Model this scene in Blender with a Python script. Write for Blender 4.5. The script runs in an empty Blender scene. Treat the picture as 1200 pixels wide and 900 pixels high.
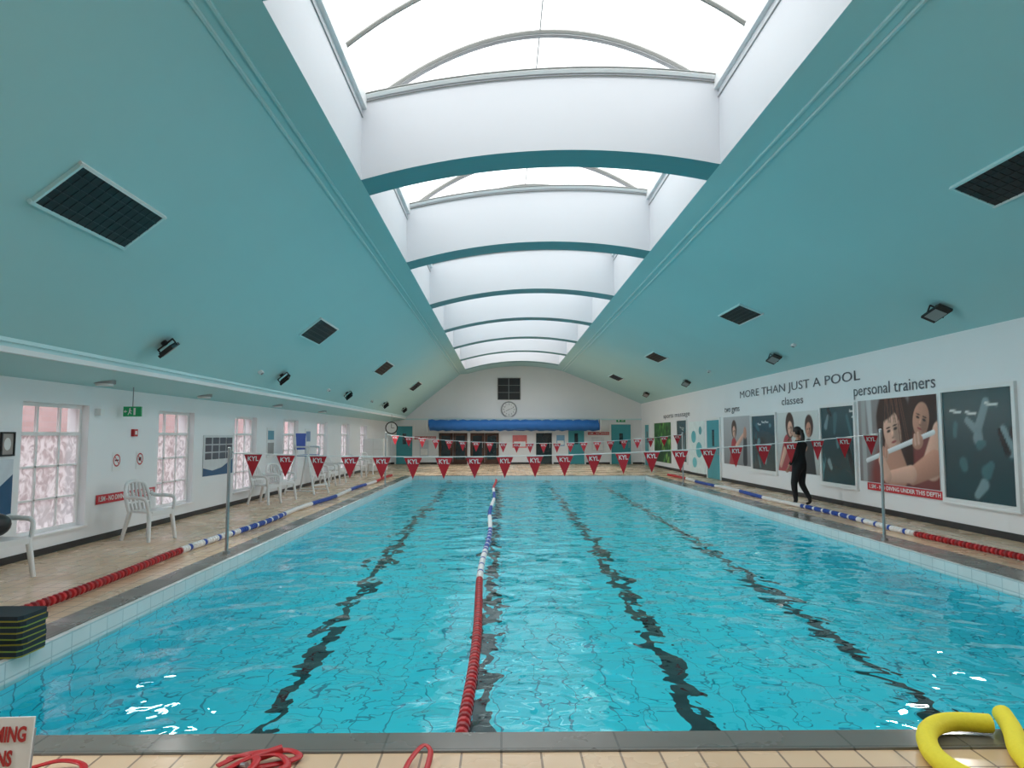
import bpy, math, random
from mathutils import Vector, Matrix
random.seed(4)
scene = bpy.context.scene
try:
    scene.view_settings.view_transform = 'Standard'
except Exception:
    pass

# ------------------------------------------------------------ materials
def _new(name):
    m = bpy.data.materials.new(name); m.use_nodes = True
    nt = m.node_tree
    return m, nt, nt.nodes['Principled BSDF']

def mat(name, col, rough=0.5, metal=0.0, var=0.06, scale=4.0, spec=0.5, bump=0.0, emis=0.0, trans=0.0):
    m, nt, p = _new(name)
    tc = nt.nodes.new('ShaderNodeTexCoord')
    nz = nt.nodes.new('ShaderNodeTexNoise'); nz.inputs['Scale'].default_value = scale
    nz.inputs['Detail'].default_value = 4
    nt.links.new(tc.outputs['Object'], nz.inputs['Vector'])
    mx = nt.nodes.new('ShaderNodeMixRGB')
    c = list(col) + [1]
    mx.inputs[1].default_value = [max(0, v * (1 - var)) for v in col] + [1]
    mx.inputs[2].default_value = [min(1, v * (1 + var)) for v in col] + [1]
    nt.links.new(nz.outputs['Fac'], mx.inputs[0])
    nt.links.new(mx.outputs[0], p.inputs['Base Color'])
    p.inputs['Roughness'].default_value = rough
    p.inputs['Metallic'].default_value = metal
    p.inputs['Specular IOR Level'].default_value = spec
    if bump:
        b = nt.nodes.new('ShaderNodeBump'); b.inputs['Strength'].default_value = bump
        b.inputs['Distance'].default_value = 0.01
        nt.links.new(nz.outputs['Fac'], b.inputs['Height'])
        nt.links.new(b.outputs[0], p.inputs['Normal'])
    if emis:
        p.inputs['Emission Color'].default_value = c
        p.inputs['Emission Strength'].default_value = emis
    return m

def tile_mat(name, c1, c2, grout, w, h, rough=0.3, axis='XY', offset=0.0, mortar=0.006, wet=0.0, bump=0.3, mot=0.25):
    m, nt, p = _new(name)
    tc = nt.nodes.new('ShaderNodeTexCoord')
    vec = tc.outputs['Object']
    if axis != 'XY':
        s = nt.nodes.new('ShaderNodeSeparateXYZ'); cb = nt.nodes.new('ShaderNodeCombineXYZ')
        nt.links.new(vec, s.inputs[0])
        a = {'YZ': ('Y', 'Z'), 'XZ': ('X', 'Z'), 'YX': ('Y', 'X')}[axis]
        nt.links.new(s.outputs[a[0]], cb.inputs[0]); nt.links.new(s.outputs[a[1]], cb.inputs[1])
        vec = cb.outputs[0]
    br = nt.nodes.new('ShaderNodeTexBrick')
    br.offset = offset
    br.inputs['Scale'].default_value = 1.0
    br.inputs['Brick Width'].default_value = w
    br.inputs['Row Height'].default_value = h
    br.inputs['Mortar Size'].default_value = mortar
    br.inputs['Mortar Smooth'].default_value = 0.1
    br.inputs['Color1'].default_value = list(c1) + [1]
    br.inputs['Color2'].default_value = list(c2) + [1]
    br.inputs['Mortar'].default_value = list(grout) + [1]
    nt.links.new(vec, br.inputs['Vector'])
    nz = nt.nodes.new('ShaderNodeTexNoise'); nz.inputs['Scale'].default_value = 1.3
    nz.inputs['Detail'].default_value = 5
    nt.links.new(tc.outputs['Object'], nz.inputs['Vector'])
    mx = nt.nodes.new('ShaderNodeMixRGB'); mx.blend_type = 'MULTIPLY'; mx.inputs[0].default_value = mot
    nt.links.new(br.outputs['Color'], mx.inputs[1]); nt.links.new(nz.outputs['Fac'], mx.inputs[2])
    nt.links.new(mx.outputs[0], p.inputs['Base Color'])
    p.inputs['Roughness'].default_value = rough
    if wet:
        mr = nt.nodes.new('ShaderNodeMapRange')
        mr.inputs['From Min'].default_value = 0.4; mr.inputs['From Max'].default_value = 0.62
        mr.inputs['To Min'].default_value = rough; mr.inputs['To Max'].default_value = wet
        nt.links.new(nz.outputs['Fac'], mr.inputs['Value'])
        nt.links.new(mr.outputs[0], p.inputs['Roughness'])
    if bump:
        b = nt.nodes.new('ShaderNodeBump'); b.inputs['Strength'].default_value = bump; b.inputs['Distance'].default_value = 0.003
        b.invert = True
        nt.links.new(br.outputs['Fac'], b.inputs['Height']); nt.links.new(b.outputs[0], p.inputs['Normal'])
    return m

M_white = mat('white_paint', (0.82, 0.83, 0.84), 0.55, var=0.03)
M_wallw = mat('wall_white', (0.81, 0.82, 0.84), 0.5, var=0.04, scale=0.7)
M_teal = mat('teal_ceiling_paint', (0.42, 0.69, 0.71), 0.6, var=0.03, scale=0.6)
M_tealtrim = mat('teal_trim', (0.58, 0.80, 0.82), 0.5, var=0.03)
M_beam = mat('teal_beam', (0.12, 0.34, 0.38), 0.5, var=0.03)
M_well = mat('skylight_well_white', (0.64, 0.66, 0.70), 0.6, var=0.02, scale=1)
M_black = mat('black_plastic', (0.012, 0.012, 0.014), 0.4, var=0.2)
M_blackb = mat('black_baseboard', (0.02, 0.02, 0.022), 0.4, var=0.2)
M_curb = tile_mat('curb_grey_tile', (0.15, 0.145, 0.13), (0.19, 0.18, 0.16), (0.10, 0.10, 0.09), 0.6, 0.6, 0.35, wet=0.15)
M_deck = tile_mat('deck_tan_tile', (0.72, 0.51, 0.33), (0.78, 0.57, 0.38), (0.30, 0.21, 0.15), 0.2, 0.2, 0.36, wet=0.18, mot=.18)
M_rim = tile_mat('pool_rim_tile', (0.75, 0.80, 0.80), (0.70, 0.78, 0.79), (0.50, 0.60, 0.62), 0.25, 0.12, 0.2, axis='YZ')
M_rimx = tile_mat('pool_rim_tile_x', (0.75, 0.80, 0.80), (0.70, 0.78, 0.79), (0.50, 0.60, 0.62), 0.25, 0.12, 0.2, axis='XZ')
PT = ((0.035, 0.82, 0.99), (0.05, 0.86, 0.99), (0.0, 0.33, 0.48))
M_pool = tile_mat('pool_blue_tile', *PT, 0.34, 0.34, 0.5, mortar=0.010, bump=0, mot=.06)
M_poolY = tile_mat('pool_blue_tile_y', *PT, 0.34, 0.34, 0.5, axis='YZ', mortar=0.010, bump=0, mot=.06)
M_poolX = tile_mat('pool_blue_tile_x', *PT, 0.34, 0.34, 0.5, axis='XZ', mortar=0.010, bump=0, mot=.06)
M_line = mat('lane_line_black', (0.003, 0.006, 0.008), 0.5)
M_red = mat('red_plastic', (0.50, 0.015, 0.02), 0.35)
M_darkred = mat('dark_red_plastic', (0.28, 0.010, 0.015), 0.35)
M_wp = mat('white_plastic', (0.80, 0.80, 0.80), 0.35, var=0.02)
M_blue = mat('blue_plastic', (0.015, 0.07, 0.38), 0.35)
M_flag = mat('flag_red', (0.55, 0.015, 0.03), 0.6)
M_steel = mat('brushed_steel', (0.45, 0.46, 0.47), 0.3, metal=0.9)
M_tealdoor = mat('teal_door_paint', (0.06, 0.33, 0.38), 0.4)
M_yellow = mat('yellow_foam', (0.85, 0.72, 0.04), 0.7, bump=0.2, scale=60)
M_lime = mat('lime_foam', (0.28, 0.36, 0.05), 0.7)
M_olive = mat('olive_foam', (0.40, 0.34, 0.03), 0.7)
M_darkfoam = mat('dark_foam', (0.012, 0.022, 0.03), 0.7)
M_cover = mat('pool_cover_blue', (0.02, 0.15, 0.48), 0.5, bump=0.4, scale=8)
M_signred = mat('sign_red', (0.55, 0.02, 0.03), 0.4)
M_green = mat('sign_green', (0.01, 0.35, 0.12), 0.4)
M_text = mat('text_grey', (0.10, 0.11, 0.13), 0.5)
M_textred = mat('text_red', (0.45, 0.03, 0.03), 0.5)
M_skin = mat('skin_tone', (0.55, 0.31, 0.22), 0.5)
M_hair = mat('dark_hair', (0.018, 0.011, 0.009), 0.5, var=0.3, scale=40)
M_cloth = mat('black_cloth', (0.012, 0.012, 0.015), 0.8, var=0.2, scale=20)
M_grey = mat('grey_plastic', (0.30, 0.31, 0.32), 0.5)
M_rib = mat('skylight_rib_grey', (0.24, 0.245, 0.23), 0.5)
M_grill = mat('grille_dark', (0.010, 0.013, 0.016), 0.5)
M_brick = tile_mat('outside_pink_brick', (0.50, 0.30, 0.29), (0.54, 0.34, 0.33), (0.46, 0.38, 0.38), 0.4, 0.15, 0.8, axis='YZ', offset=0.5)
M_ground = mat('outside_paving', (0.35, 0.32, 0.31), 0.9)

def glass_mat(name, tint, gloss=0.08, frosted=0.0, stripes=False):
    m = bpy.data.materials.new(name); m.use_nodes = True
    nt = m.node_tree; nt.nodes.clear()
    out = nt.nodes.new('ShaderNodeOutputMaterial')
    tr = nt.nodes.new('ShaderNodeBsdfTransparent'); tr.inputs[0].default_value = list(tint) + [1]
    gl = nt.nodes.new('ShaderNodeBsdfGlossy'); gl.inputs['Roughness'].default_value = 0.05
    mx = nt.nodes.new('ShaderNodeMixShader'); mx.inputs[0].default_value = gloss
    tc = nt.nodes.new('ShaderNodeTexCoord')
    a = tr
    if stripes:
        wv = nt.nodes.new('ShaderNodeTexWave'); wv.inputs['Scale'].default_value = 6.0; wv.bands_direction = 'X'
        nz = nt.nodes.new('ShaderNodeTexNoise'); nz.inputs['Scale'].default_value = 0.8
        nt.links.new(tc.outputs['Object'], wv.inputs['Vector']); nt.links.new(tc.outputs['Object'], nz.inputs['Vector'])
        ad = nt.nodes.new('ShaderNodeMath'); ad.operation = 'MULTIPLY_ADD'; ad.inputs[1].default_value = .25
        nt.links.new(wv.outputs['Fac'], ad.inputs[0]); nt.links.new(nz.outputs['Fac'], ad.inputs[2])
        c = nt.nodes.new('ShaderNodeMixRGB')
        c.inputs[1].default_value = [v * .86 for v in tint] + [1]; c.inputs[2].default_value = [min(1, v * 1.08) for v in tint] + [1]
        nt.links.new(ad.outputs[0], c.inputs[0]); nt.links.new(c.outputs[0], tr.inputs[0])
    if frosted:
        tl = nt.nodes.new('ShaderNodeBsdfTranslucent'); tl.inputs[0].default_value = (0.58, 0.60, 0.62, 1)
        m2 = nt.nodes.new('ShaderNodeMixShader')
        nz = nt.nodes.new('ShaderNodeTexNoise'); nz.inputs['Scale'].default_value = 6; nz.inputs['Distortion'].default_value = 1.5
        nt.links.new(tc.outputs['Object'], nz.inputs['Vector'])
        mr = nt.nodes.new('ShaderNodeMapRange')
        mr.inputs['To Min'].default_value = frosted - 0.3; mr.inputs['To Max'].default_value = min(1, frosted + 0.3)
        mr.inputs['From Min'].default_value = 0.4; mr.inputs['From Max'].default_value = 0.6
        nt.links.new(nz.outputs['Fac'], mr.inputs['Value']); nt.links.new(mr.outputs[0], m2.inputs[0])
        nt.links.new(tr.outputs[0], m2.inputs[1]); nt.links.new(tl.outputs[0], m2.inputs[2])
        a = m2
    nt.links.new(a.outputs[0], mx.inputs[1]); nt.links.new(gl.outputs[0], mx.inputs[2])
    nt.links.new(mx.outputs[0], out.inputs[0])
    return m
M_glass = glass_mat('window_glass', (0.68, 0.68, 0.70))
M_frost = glass_mat('window_glass_frosted', (0.36, 0.35, 0.37), 0.05, 0.6)
M_skyglass = glass_mat('skylight_polycarbonate', (0.62, 0.625, 0.61), 0.03, stripes=True)

def attr_mat(name, rough, spec=.5):
    m, nt, p = _new(name)
    a = nt.nodes.new('ShaderNodeAttribute'); a.attribute_name = 'Col'
    nz = nt.nodes.new('ShaderNodeTexNoise'); nz.inputs['Scale'].default_value = 40
    mx = nt.nodes.new('ShaderNodeMixRGB'); mx.blend_type = 'MULTIPLY'; mx.inputs[0].default_value = .1
    nt.links.new(a.outputs['Color'], mx.inputs[1]); nt.links.new(nz.outputs['Fac'], mx.inputs[2])
    nt.links.new(mx.outputs[0], p.inputs['Base Color'])
    p.inputs['Roughness'].default_value = rough; p.inputs['Specular IOR Level'].default_value = spec
    return m
M_print = attr_mat('printed_photo_poster', .45)
M_gymview = attr_mat('gym_window_painted_view', .22, .6)
M_darkglass = mat('dark_window_glass', (0.012, 0.028, 0.035), 0.1, var=0.5, scale=1.5, spec=0.8)

def water_mat():
    m = bpy.data.materials.new('pool_water'); m.use_nodes = True
    nt = m.node_tree; nt.nodes.clear()
    out = nt.nodes.new('ShaderNodeOutputMaterial')
    g = nt.nodes.new('ShaderNodeBsdfGlass'); g.inputs['IOR'].default_value = 1.33
    g.inputs['Roughness'].default_value = 0.0
    g.inputs['Color'].default_value = (0.86, 1.0, 1.0, 1)
    tc = nt.nodes.new('ShaderNodeTexCoord')
    n1 = nt.nodes.new('ShaderNodeTexNoise'); n1.inputs['Scale'].default_value = 1.7; n1.inputs['Detail'].default_value = 1
    n2 = nt.nodes.new('ShaderNodeTexNoise'); n2.inputs['Scale'].default_value = 5.0; n2.inputs['Detail'].default_value = 1
    for n in (n1, n2):
        n.inputs['Distortion'].default_value = 0.5
        nt.links.new(tc.outputs['Object'], n.inputs['Vector'])
    ma = nt.nodes.new('ShaderNodeMath'); ma.operation = 'MULTIPLY_ADD'
    ma.inputs[1].default_value = 0.19
    nt.links.new(n2.outputs['Fac'], ma.inputs[0]); nt.links.new(n1.outputs['Fac'], ma.inputs[2])
    b = nt.nodes.new('ShaderNodeBump'); b.inputs['Strength'].default_value = 1.0; b.inputs['Distance'].default_value = 0.06
    nt.links.new(ma.outputs[0], b.inputs['Height']); nt.links.new(b.outputs[0], g.inputs['Normal'])
    nt.links.new(g.outputs[0], out.inputs[0])
    return m
M_water = water_mat()

# ------------------------------------------------------------ mesh builder
class B:
    def __init__(s):
        s.v = []; s.f = []; s.m = []; s.s = []; s.mats = []
    def mi(s, m):
        if m not in s.mats: s.mats.append(m)
        return s.mats.index(m)
    def add(s, vs, fs, m, M=None, smooth=False):
        o = len(s.v)
        for p in vs:
            p = Vector(p)
            if M is not None: p = M @ p
            s.v.append(tuple(p))
        i = s.mi(m)
        for f in fs:
            s.f.append([o + k for k in f]); s.m.append(i); s.s.append(smooth)
    def quad(s, a, b, c, d, m, M=None): s.add([a, b, c, d], [(0, 1, 2, 3)], m, M)
    def box(s, x0, x1, y0, y1, z0, z1, m, M=None):
        vs = [(x, y, z) for x in (x0, x1) for y in (y0, y1) for z in (z0, z1)]
        fs = [(0, 1, 3, 2), (4, 6, 7, 5), (0, 4, 5, 1), (2, 3, 7, 6), (0, 2, 6, 4), (1, 5, 7, 3)]
        s.add(vs, fs, m, M)
    def tube(s, pts, r, m, n=10, M=None, smooth=True, flat=1.0):
        pts = [Vector(p) for p in pts]
        rs = r if isinstance(r, (list, tuple)) else [r] * len(pts)
        vs = []; fs = []
        t0 = (pts[1] - pts[0]).normalized()
        up = Vector((0, 0, 1)) if abs(t0.z) < 0.9 else Vector((1, 0, 0))
        nx = t0.cross(up).normalized()
        for i, p in enumerate(pts):
            if i == 0: t = t0
            elif i == len(pts) - 1: t = (pts[i] - pts[i - 1]).normalized()
            else: t = (pts[i + 1] - pts[i - 1]).normalized()
            nx = (nx - t * nx.dot(t)).normalized()
            ny = t.cross(nx)
            for k in range(n):
                a = 2 * math.pi * k / n
                vs.append(p + nx * math.cos(a) * rs[i] + ny * math.sin(a) * rs[i] * flat)
        for i in range(len(pts) - 1):
            for k in range(n):
                a = i * n + k; b = i * n + (k + 1) % n
                fs.append((a, b, b + n, a + n))
        s.add(vs, fs, m, M, smooth)
        s.add(vs[:n], [tuple(reversed(range(n)))], m, M)
        s.add(vs[-n:], [tuple(range(n))], m, M)
    def cyl(s, p0, p1, r, m, n=14, M=None, r1=None):
        s.tube([p0, p1], [r, r if r1 is None else r1], m, n, M)
    def ell(s, c, rad, m, M=None, nu=16, nv=10):
        vs = []; fs = []
        for j in range(nv + 1):
            ph = math.pi * j / nv
            for i in range(nu):
                th = 2 * math.pi * i / nu
                vs.append((c[0] + rad[0] * math.sin(ph) * math.cos(th), c[1] + rad[1] * math.sin(ph) * math.sin(th), c[2] + rad[2] * math.cos(ph)))
        for j in range(nv):
            for i in range(nu):
                fs.append((j * nu + i, (j + 1) * nu + i, (j + 1) * nu + (i + 1) % nu, j * nu + (i + 1) % nu))
        s.add(vs, fs, m, M, True)
    def prism(s, poly, t, m, M=None):
        n = len(poly)
        vs = [(p[0], p[1], 0) for p in poly] + [(p[0], p[1], t) for p in poly]
        fs = [tuple(reversed(range(n))), tuple(range(n, 2 * n))] + [(i, (i + 1) % n, n + (i + 1) % n, n + i) for i in range(n)]
        s.add(vs, fs, m, M)
    def mesh(s, me, m, M=None, smooth=False):
        s.add([v.co for v in me.vertices], [tuple(p.vertices) for p in me.polygons], m, M, smooth)
    def build(s, name, bevel=0, loc=None):
        me = bpy.data.meshes.new(name)
        me.from_pydata(s.v, [], s.f); me.update()
        for m in s.mats: me.materials.append(m)
        for p, i, sm in zip(me.polygons, s.m, s.s):
            p.material_index = i; p.use_smooth = sm
        ob = bpy.data.objects.new(name, me)
        scene.collection.objects.link(ob)
        if loc: ob.location = loc
        if bevel:
            md = ob.modifiers.new('Bevel', 'BEVEL'); md.width = bevel; md.segments = 2; md.limit_method = 'ANGLE'
        return ob

def smooth_path(pts, sub=6, closed=False):
    P = [Vector(p) for p in pts]; out = []
    n = len(P)
    for i in range(n - 1):
        p0 = P[max(0, i - 1)]; p1 = P[i]; p2 = P[i + 1]; p3 = P[min(n - 1, i + 2)]
        for k in range(sub):
            t = k / sub
            out.append(0.5 * ((2 * p1) + (-p0 + p2) * t + (2 * p0 - 5 * p1 + 4 * p2 - p3) * t * t + (-p0 + 3 * p1 - 3 * p2 + p3) * t ** 3))
    out.append(P[-1])
    return out

_tc = {}
def text_mesh(txt, size, align='CENTER', bold=0.0):
    key = (txt, size, align, bold)
    if key in _tc: return _tc[key]
    cu = bpy.data.curves.new('txt', 'FONT'); cu.body = txt; cu.size = size
    cu.align_x = align; cu.align_y = 'CENTER'; cu.extrude = 0.001; cu.offset = bold; cu.resolution_u = 3
    ob = bpy.data.objects.new('txt', cu); scene.collection.objects.link(ob)
    dg = bpy.context.evaluated_depsgraph_get(); dg.update()
    me = bpy.data.meshes.new_from_object(ob.evaluated_get(dg))
    bpy.data.objects.remove(ob)
    _tc[key] = me
    return me
def basis(ox, x, y, z):
    M = Matrix.Identity(4)
    for i in range(3):
        M[i][0] = x[i]; M[i][1] = y[i]; M[i][2] = z[i]; M[i][3] = ox[i]
    return M
def M_right(y, z, x=7.79): return basis((x, y, z), (0, -1, 0), (0, 0, 1), (-1, 0, 0))
def M_left(y, z, x=-6.14): return basis((x, y, z), (0, 1, 0), (0, 0, 1), (1, 0, 0))
def M_back(x, z, y=38.09): return basis((x, y, z), (1, 0, 0), (0, 0, 1), (0, -1, 0))

def ellipse(cx, cy, rx, ry, n=20, rot=0):
    c, s_ = math.cos(rot), math.sin(rot)
    return [(cx + rx * math.cos(2 * math.pi * k / n) * c - ry * math.sin(2 * math.pi * k / n) * s_,
             cy + rx * math.cos(2 * math.pi * k / n) * s_ + ry * math.sin(2 * math.pi * k / n) * c) for k in range(n)]

def sstep(x):
    x = max(0., min(1., x)); return x * x * (3 - 2 * x)
def soft_print(name, M, w, h, bg, shapes, material=None, res=80, zoff=0.0075, backing=True):
    A = w / h; nx = int(res * A); ny = res
    vs = []; cols = []
    for j in range(ny + 1):
        for i in range(nx + 1):
            u = A * i / nx; v = j / ny
            c = list(bg(u, v))
            for s in shapes:
                if s[0] == 'e':
                    _, cx, cy, rx, ry, rot, col, soft, shade = s
                    dx, dy = u - cx, v - cy
                    a = (dx * math.cos(rot) + dy * math.sin(rot)) / rx; bb = (-dx * math.sin(rot) + dy * math.cos(rot)) / ry
                    d = math.hypot(a, bb); k = sstep((1 - d) / soft + .5)
                    f = 1 + shade * (-dx / rx * .6 + dy / ry * .6)
                else:
                    _, x0, y0, x1, y1, r0, r1, col, soft, shade = s
                    ex, ey = x1 - x0, y1 - y0; L = ex * ex + ey * ey
                    t = max(0, min(1, ((u - x0) * ex + (v - y0) * ey) / L))
                    px, py = u - x0 - ex * t, v - y0 - ey * t
                    r = r0 + (r1 - r0) * t; d = math.hypot(px, py) / r
                    k = sstep((1 - d) / soft + .5); f = 1 + shade * (-px / r * .5 + py / r * .7)
                if k > 0:
                    f = max(.15, f)
                    c = [c[q] * (1 - k) + min(1, col[q] * f) * k for q in range(3)]
            vs.append(M @ Vector((w * i / nx, h * j / ny, zoff))); cols.append(c)
    fs = [(j * (nx + 1) + i, j * (nx + 1) + i + 1, (j + 1) * (nx + 1) + i + 1, (j + 1) * (nx + 1) + i) for j in range(ny) for i in range(nx)]
    b = B(); b.add(vs, fs, material or M_print)
    if backing: b.box(0, w, 0, h, -.006, .006, M_wp, M)
    ob = b.build(name)
    ca = ob.data.color_attributes.new('Col', 'FLOAT_COLOR', 'POINT')
    for i, c in enumerate(cols): ca.data[i].color = (c[0], c[1], c[2], 1)
    return ob

# ------------------------------------------------------------ constants
XL, XR = -6.15, 7.8
YF, YB = -3.0, 38.1
PX0, PX1, PY0, PY1 = -3.5, 5.64, 3.8, 26.9
WZ = -0.15
PB = -2.25

# ------------------------------------------------------------ floor / pool
b = B()
cx0, cx1, cy0, cy1 = -3.84, 6.15, 3.58, 27.25
b.box(XL - 0.3, cx0, YF, YB + .2, -0.2, 0, M_deck)
b.box(cx1, XR + 0.2, YF, YB + .2, -0.2, 0, M_deck)
b.box(cx0, cx1, YF, cy0, -0.2, 0, M_deck)
b.box(cx0, cx1, cy1, YB + .2, -0.2, 0, M_deck)
b.build('floor')
b = B()
b.box(cx0, PX0 - .052, cy0, cy1, -0.2, 0.012, M_curb)
b.box(PX1 + .052, cx1, cy0, cy1, -0.2, 0.012, M_curb)
b.box(PX0 - .052, PX1 + .052, cy0, PY0, -0.2, 0.012, M_curb)
b.box(PX0 - .052, PX1 + .052, PY1 + .052, cy1, -0.2, 0.012, M_curb)
b.build('pool_curb', bevel=0.008)
b = B()
t = 0.12
b.box(PX0 - t, PX0 + .001, PY0 - t, PY1 + t, PB, -0.22, M_poolY)
b.box(PX1 - .001, PX1 + t, PY0 - t, PY1 + t, PB, -0.22, M_poolY)
b.box(PX0, PX1, PY0 - t, PY0 + .001, PB, -0.22, M_poolX)
b.box(PX0, PX1, PY1 - .001, PY1 + t, PB, -0.22, M_poolX)
b.box(PX0 - t, PX1 + t, PY0 - t, PY1 + t, PB - .1, PB, M_pool)
b.box(PX0 - .05, PX0 + .004, PY0, PY1, -0.24, 0.008, M_rim)
b.box(PX1 - .004, PX1 + .05, PY0, PY1, -0.24, 0.008, M_rim)
b.box(PX0 - .05, PX1 + .05, PY1 - .004, PY1 + .05, -0.24, 0.008, M_rimx)
for lx in (-2.05, -0.15, 1.78, 3.85):
    b.box(lx - .085, lx + .085, PY0 + 0.1, PY1 - 1.6, PB, PB + .004, M_line)
    b.box(lx - .4, lx + .4, PY1 - 1.85, PY1 - 1.6, PB, PB + .0042, M_line)
    b.box(lx - .085, lx + .085, PY1 - .006, PY1 - .002, -1.5, -.35, M_line)
b.build('swimming_pool')
b = B()
b.quad((PX0, PY0, WZ), (PX1, PY0, WZ), (PX1, PY1, WZ), (PX0, PY1, WZ), M_water)
b.build('pool_water')

# ------------------------------------------------------------ walls
win_y = [5.36 + 3.5 * i for i in range(8)]
WW, WZ0, WZ1 = 1.42, 0.28, 2.04
b = B()
th = 0.32
ys = [YF]
for y in win_y: ys += [y, y + WW]
ys.append(YB)
for i in range(0, len(ys), 2):
    b.box(XL - th, XL, ys[i], ys[i + 1], 0, 2.34, M_wallw)
for y in win_y:
    b.box(XL - th, XL, y, y + WW, 0, WZ0, M_wallw)
    b.box(XL - th, XL, y, y + WW, WZ1, 2.34, M_wallw)
b.build('wall_left')
b = B(); b.box(XR, XR + .25, YF, YB, 0, 3.37, M_wallw); b.build('wall_right')
b = B(); b.box(XL - th, XR + .25, YB, YB + .25, 0, 5.75, M_wallw); b.build('wall_back')
b = B(); b.box(XL - th, XR + .25, YF - .25, YF, 0, 5.75, M_wallw); b.build('wall_front')
b = B(); b.box(XL, XL + .015, YF, YB, 0, 0.09, M_blackb); b.build('baseboard_left')
b = B(); b.box(XR - .015, XR, YF, YB, 0, 0.11, M_blackb); b.build('baseboard_right')
b = B(); b.box(XL + .015, XR - .015, YB - .015, YB, 0, 0.1, M_blackb); b.build('baseboard_back')

for i, y in enumerate(win_y):
    b = B()
    x0, x1 = XL - .17, XL - .11
    f = .05
    z0, z1 = WZ0, WZ1
    b.box(x0, x1, y, y + f, z0, z1, M_wp); b.box(x0, x1, y + WW - f, y + WW, z0, z1, M_wp)
    b.box(x0, x1, y + f, y + WW - f, z0, z0 + f, M_wp); b.box(x0, x1, y + f, y + WW - f, z1 - f, z1, M_wp)
    zt = z1 - .42
    b.box(x0, x1, y + f, y + WW - f, zt - .025, zt + .025, M_wp)
    for k in (1, 2):
        yy = y + WW * k / 3
        b.box(x0 + .01, x1 - .01, yy - .016, yy + .016, z0 + f, z1 - f, M_wp)
    for k in (1, 2):
        zz = z0 + (zt - z0) * k / 3
        b.box(x0 + .01, x1 - .01, y + f, y + WW - f, zz - .012, zz + .012, M_wp)
    xm = (x0 + x1) / 2
    b.quad((xm, y + f, zt), (xm, y + WW - f, zt), (xm, y + WW - f, z1 - f), (xm, y + f, z1 - f), M_glass)
    b.quad((xm, y + f, z0 + f), (xm, y + WW - f, z0 + f), (xm, y + WW - f, zt), (xm, y + f, zt), M_frost)
    b.box(x1, XL + .03, y - .03, y + WW + .03, WZ0 - .03, WZ0 - .001, M_wp)
    b.build('window_%d' % (i + 1))

b = B(); b.box(-12.2, -12.0, -6, 60, -0.3, 6.2, M_brick); b.build('outside_brick_wall')
b = B(); b.box(-16, XL - th - .01, -6, 60, -0.4, -0.25, M_ground); b.build('outside_ground')

# ------------------------------------------------------------ ceiling
def arcz(x, zl, zr, rise, xl=-1.9, xr=2.97):
    t = (x - xl) / (xr - xl)
    return zl + (zr - zl) * t + rise * 4 * t * (1 - t)
b = B()
def slope(profile, y0, y1, m):
    for i in range(len(profile) - 1):
        (xa, za), (xb, zb) = profile[i], profile[i + 1]
        b.quad((xa, y0, za), (xb, y0, zb), (xb, y1, zb), (xa, y1, za), m)
PLslope = [(-5.3, 2.62), (-4.3, 3.45), (-3.3, 4.25), (-2.34, 5.0), (-1.9, 5.03)]
PR = [(2.97, 5.28), (3.38, 5.20), (4.9, 4.60), (6.4, 3.96), (7.8, 3.36)]
slope([(-6.15, 2.33), (-5.32, 2.50)], YF, YB, M_teal)
slope([(-5.32, 2.50), (-5.3, 2.62)], YF, YB, M_tealtrim)
slope(PLslope, YF, YB, M_teal)
slope(PR, YF, YB, M_teal)
N = 24
def archstrip(y0, y1, m):
    for i in range(N):
        xa = -1.9 + 4.87 * i / N; xb = -1.9 + 4.87 * (i + 1) / N
        b.quad((xa, y0, arcz(xa, 5.03, 5.28, .3)), (xb, y0, arcz(xb, 5.03, 5.28, .3)), (xb, y1, arcz(xb, 5.03, 5.28, .3)), (xa, y1, arcz(xa, 5.03, 5.28, .3)), m)
beams = [9.0 + 4.4 * k for k in range(-2, 7)]
archstrip(YF, beams[0], M_teal)
archstrip(beams[-1] + .5, YB, M_teal)
b.build('ceiling')

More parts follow.
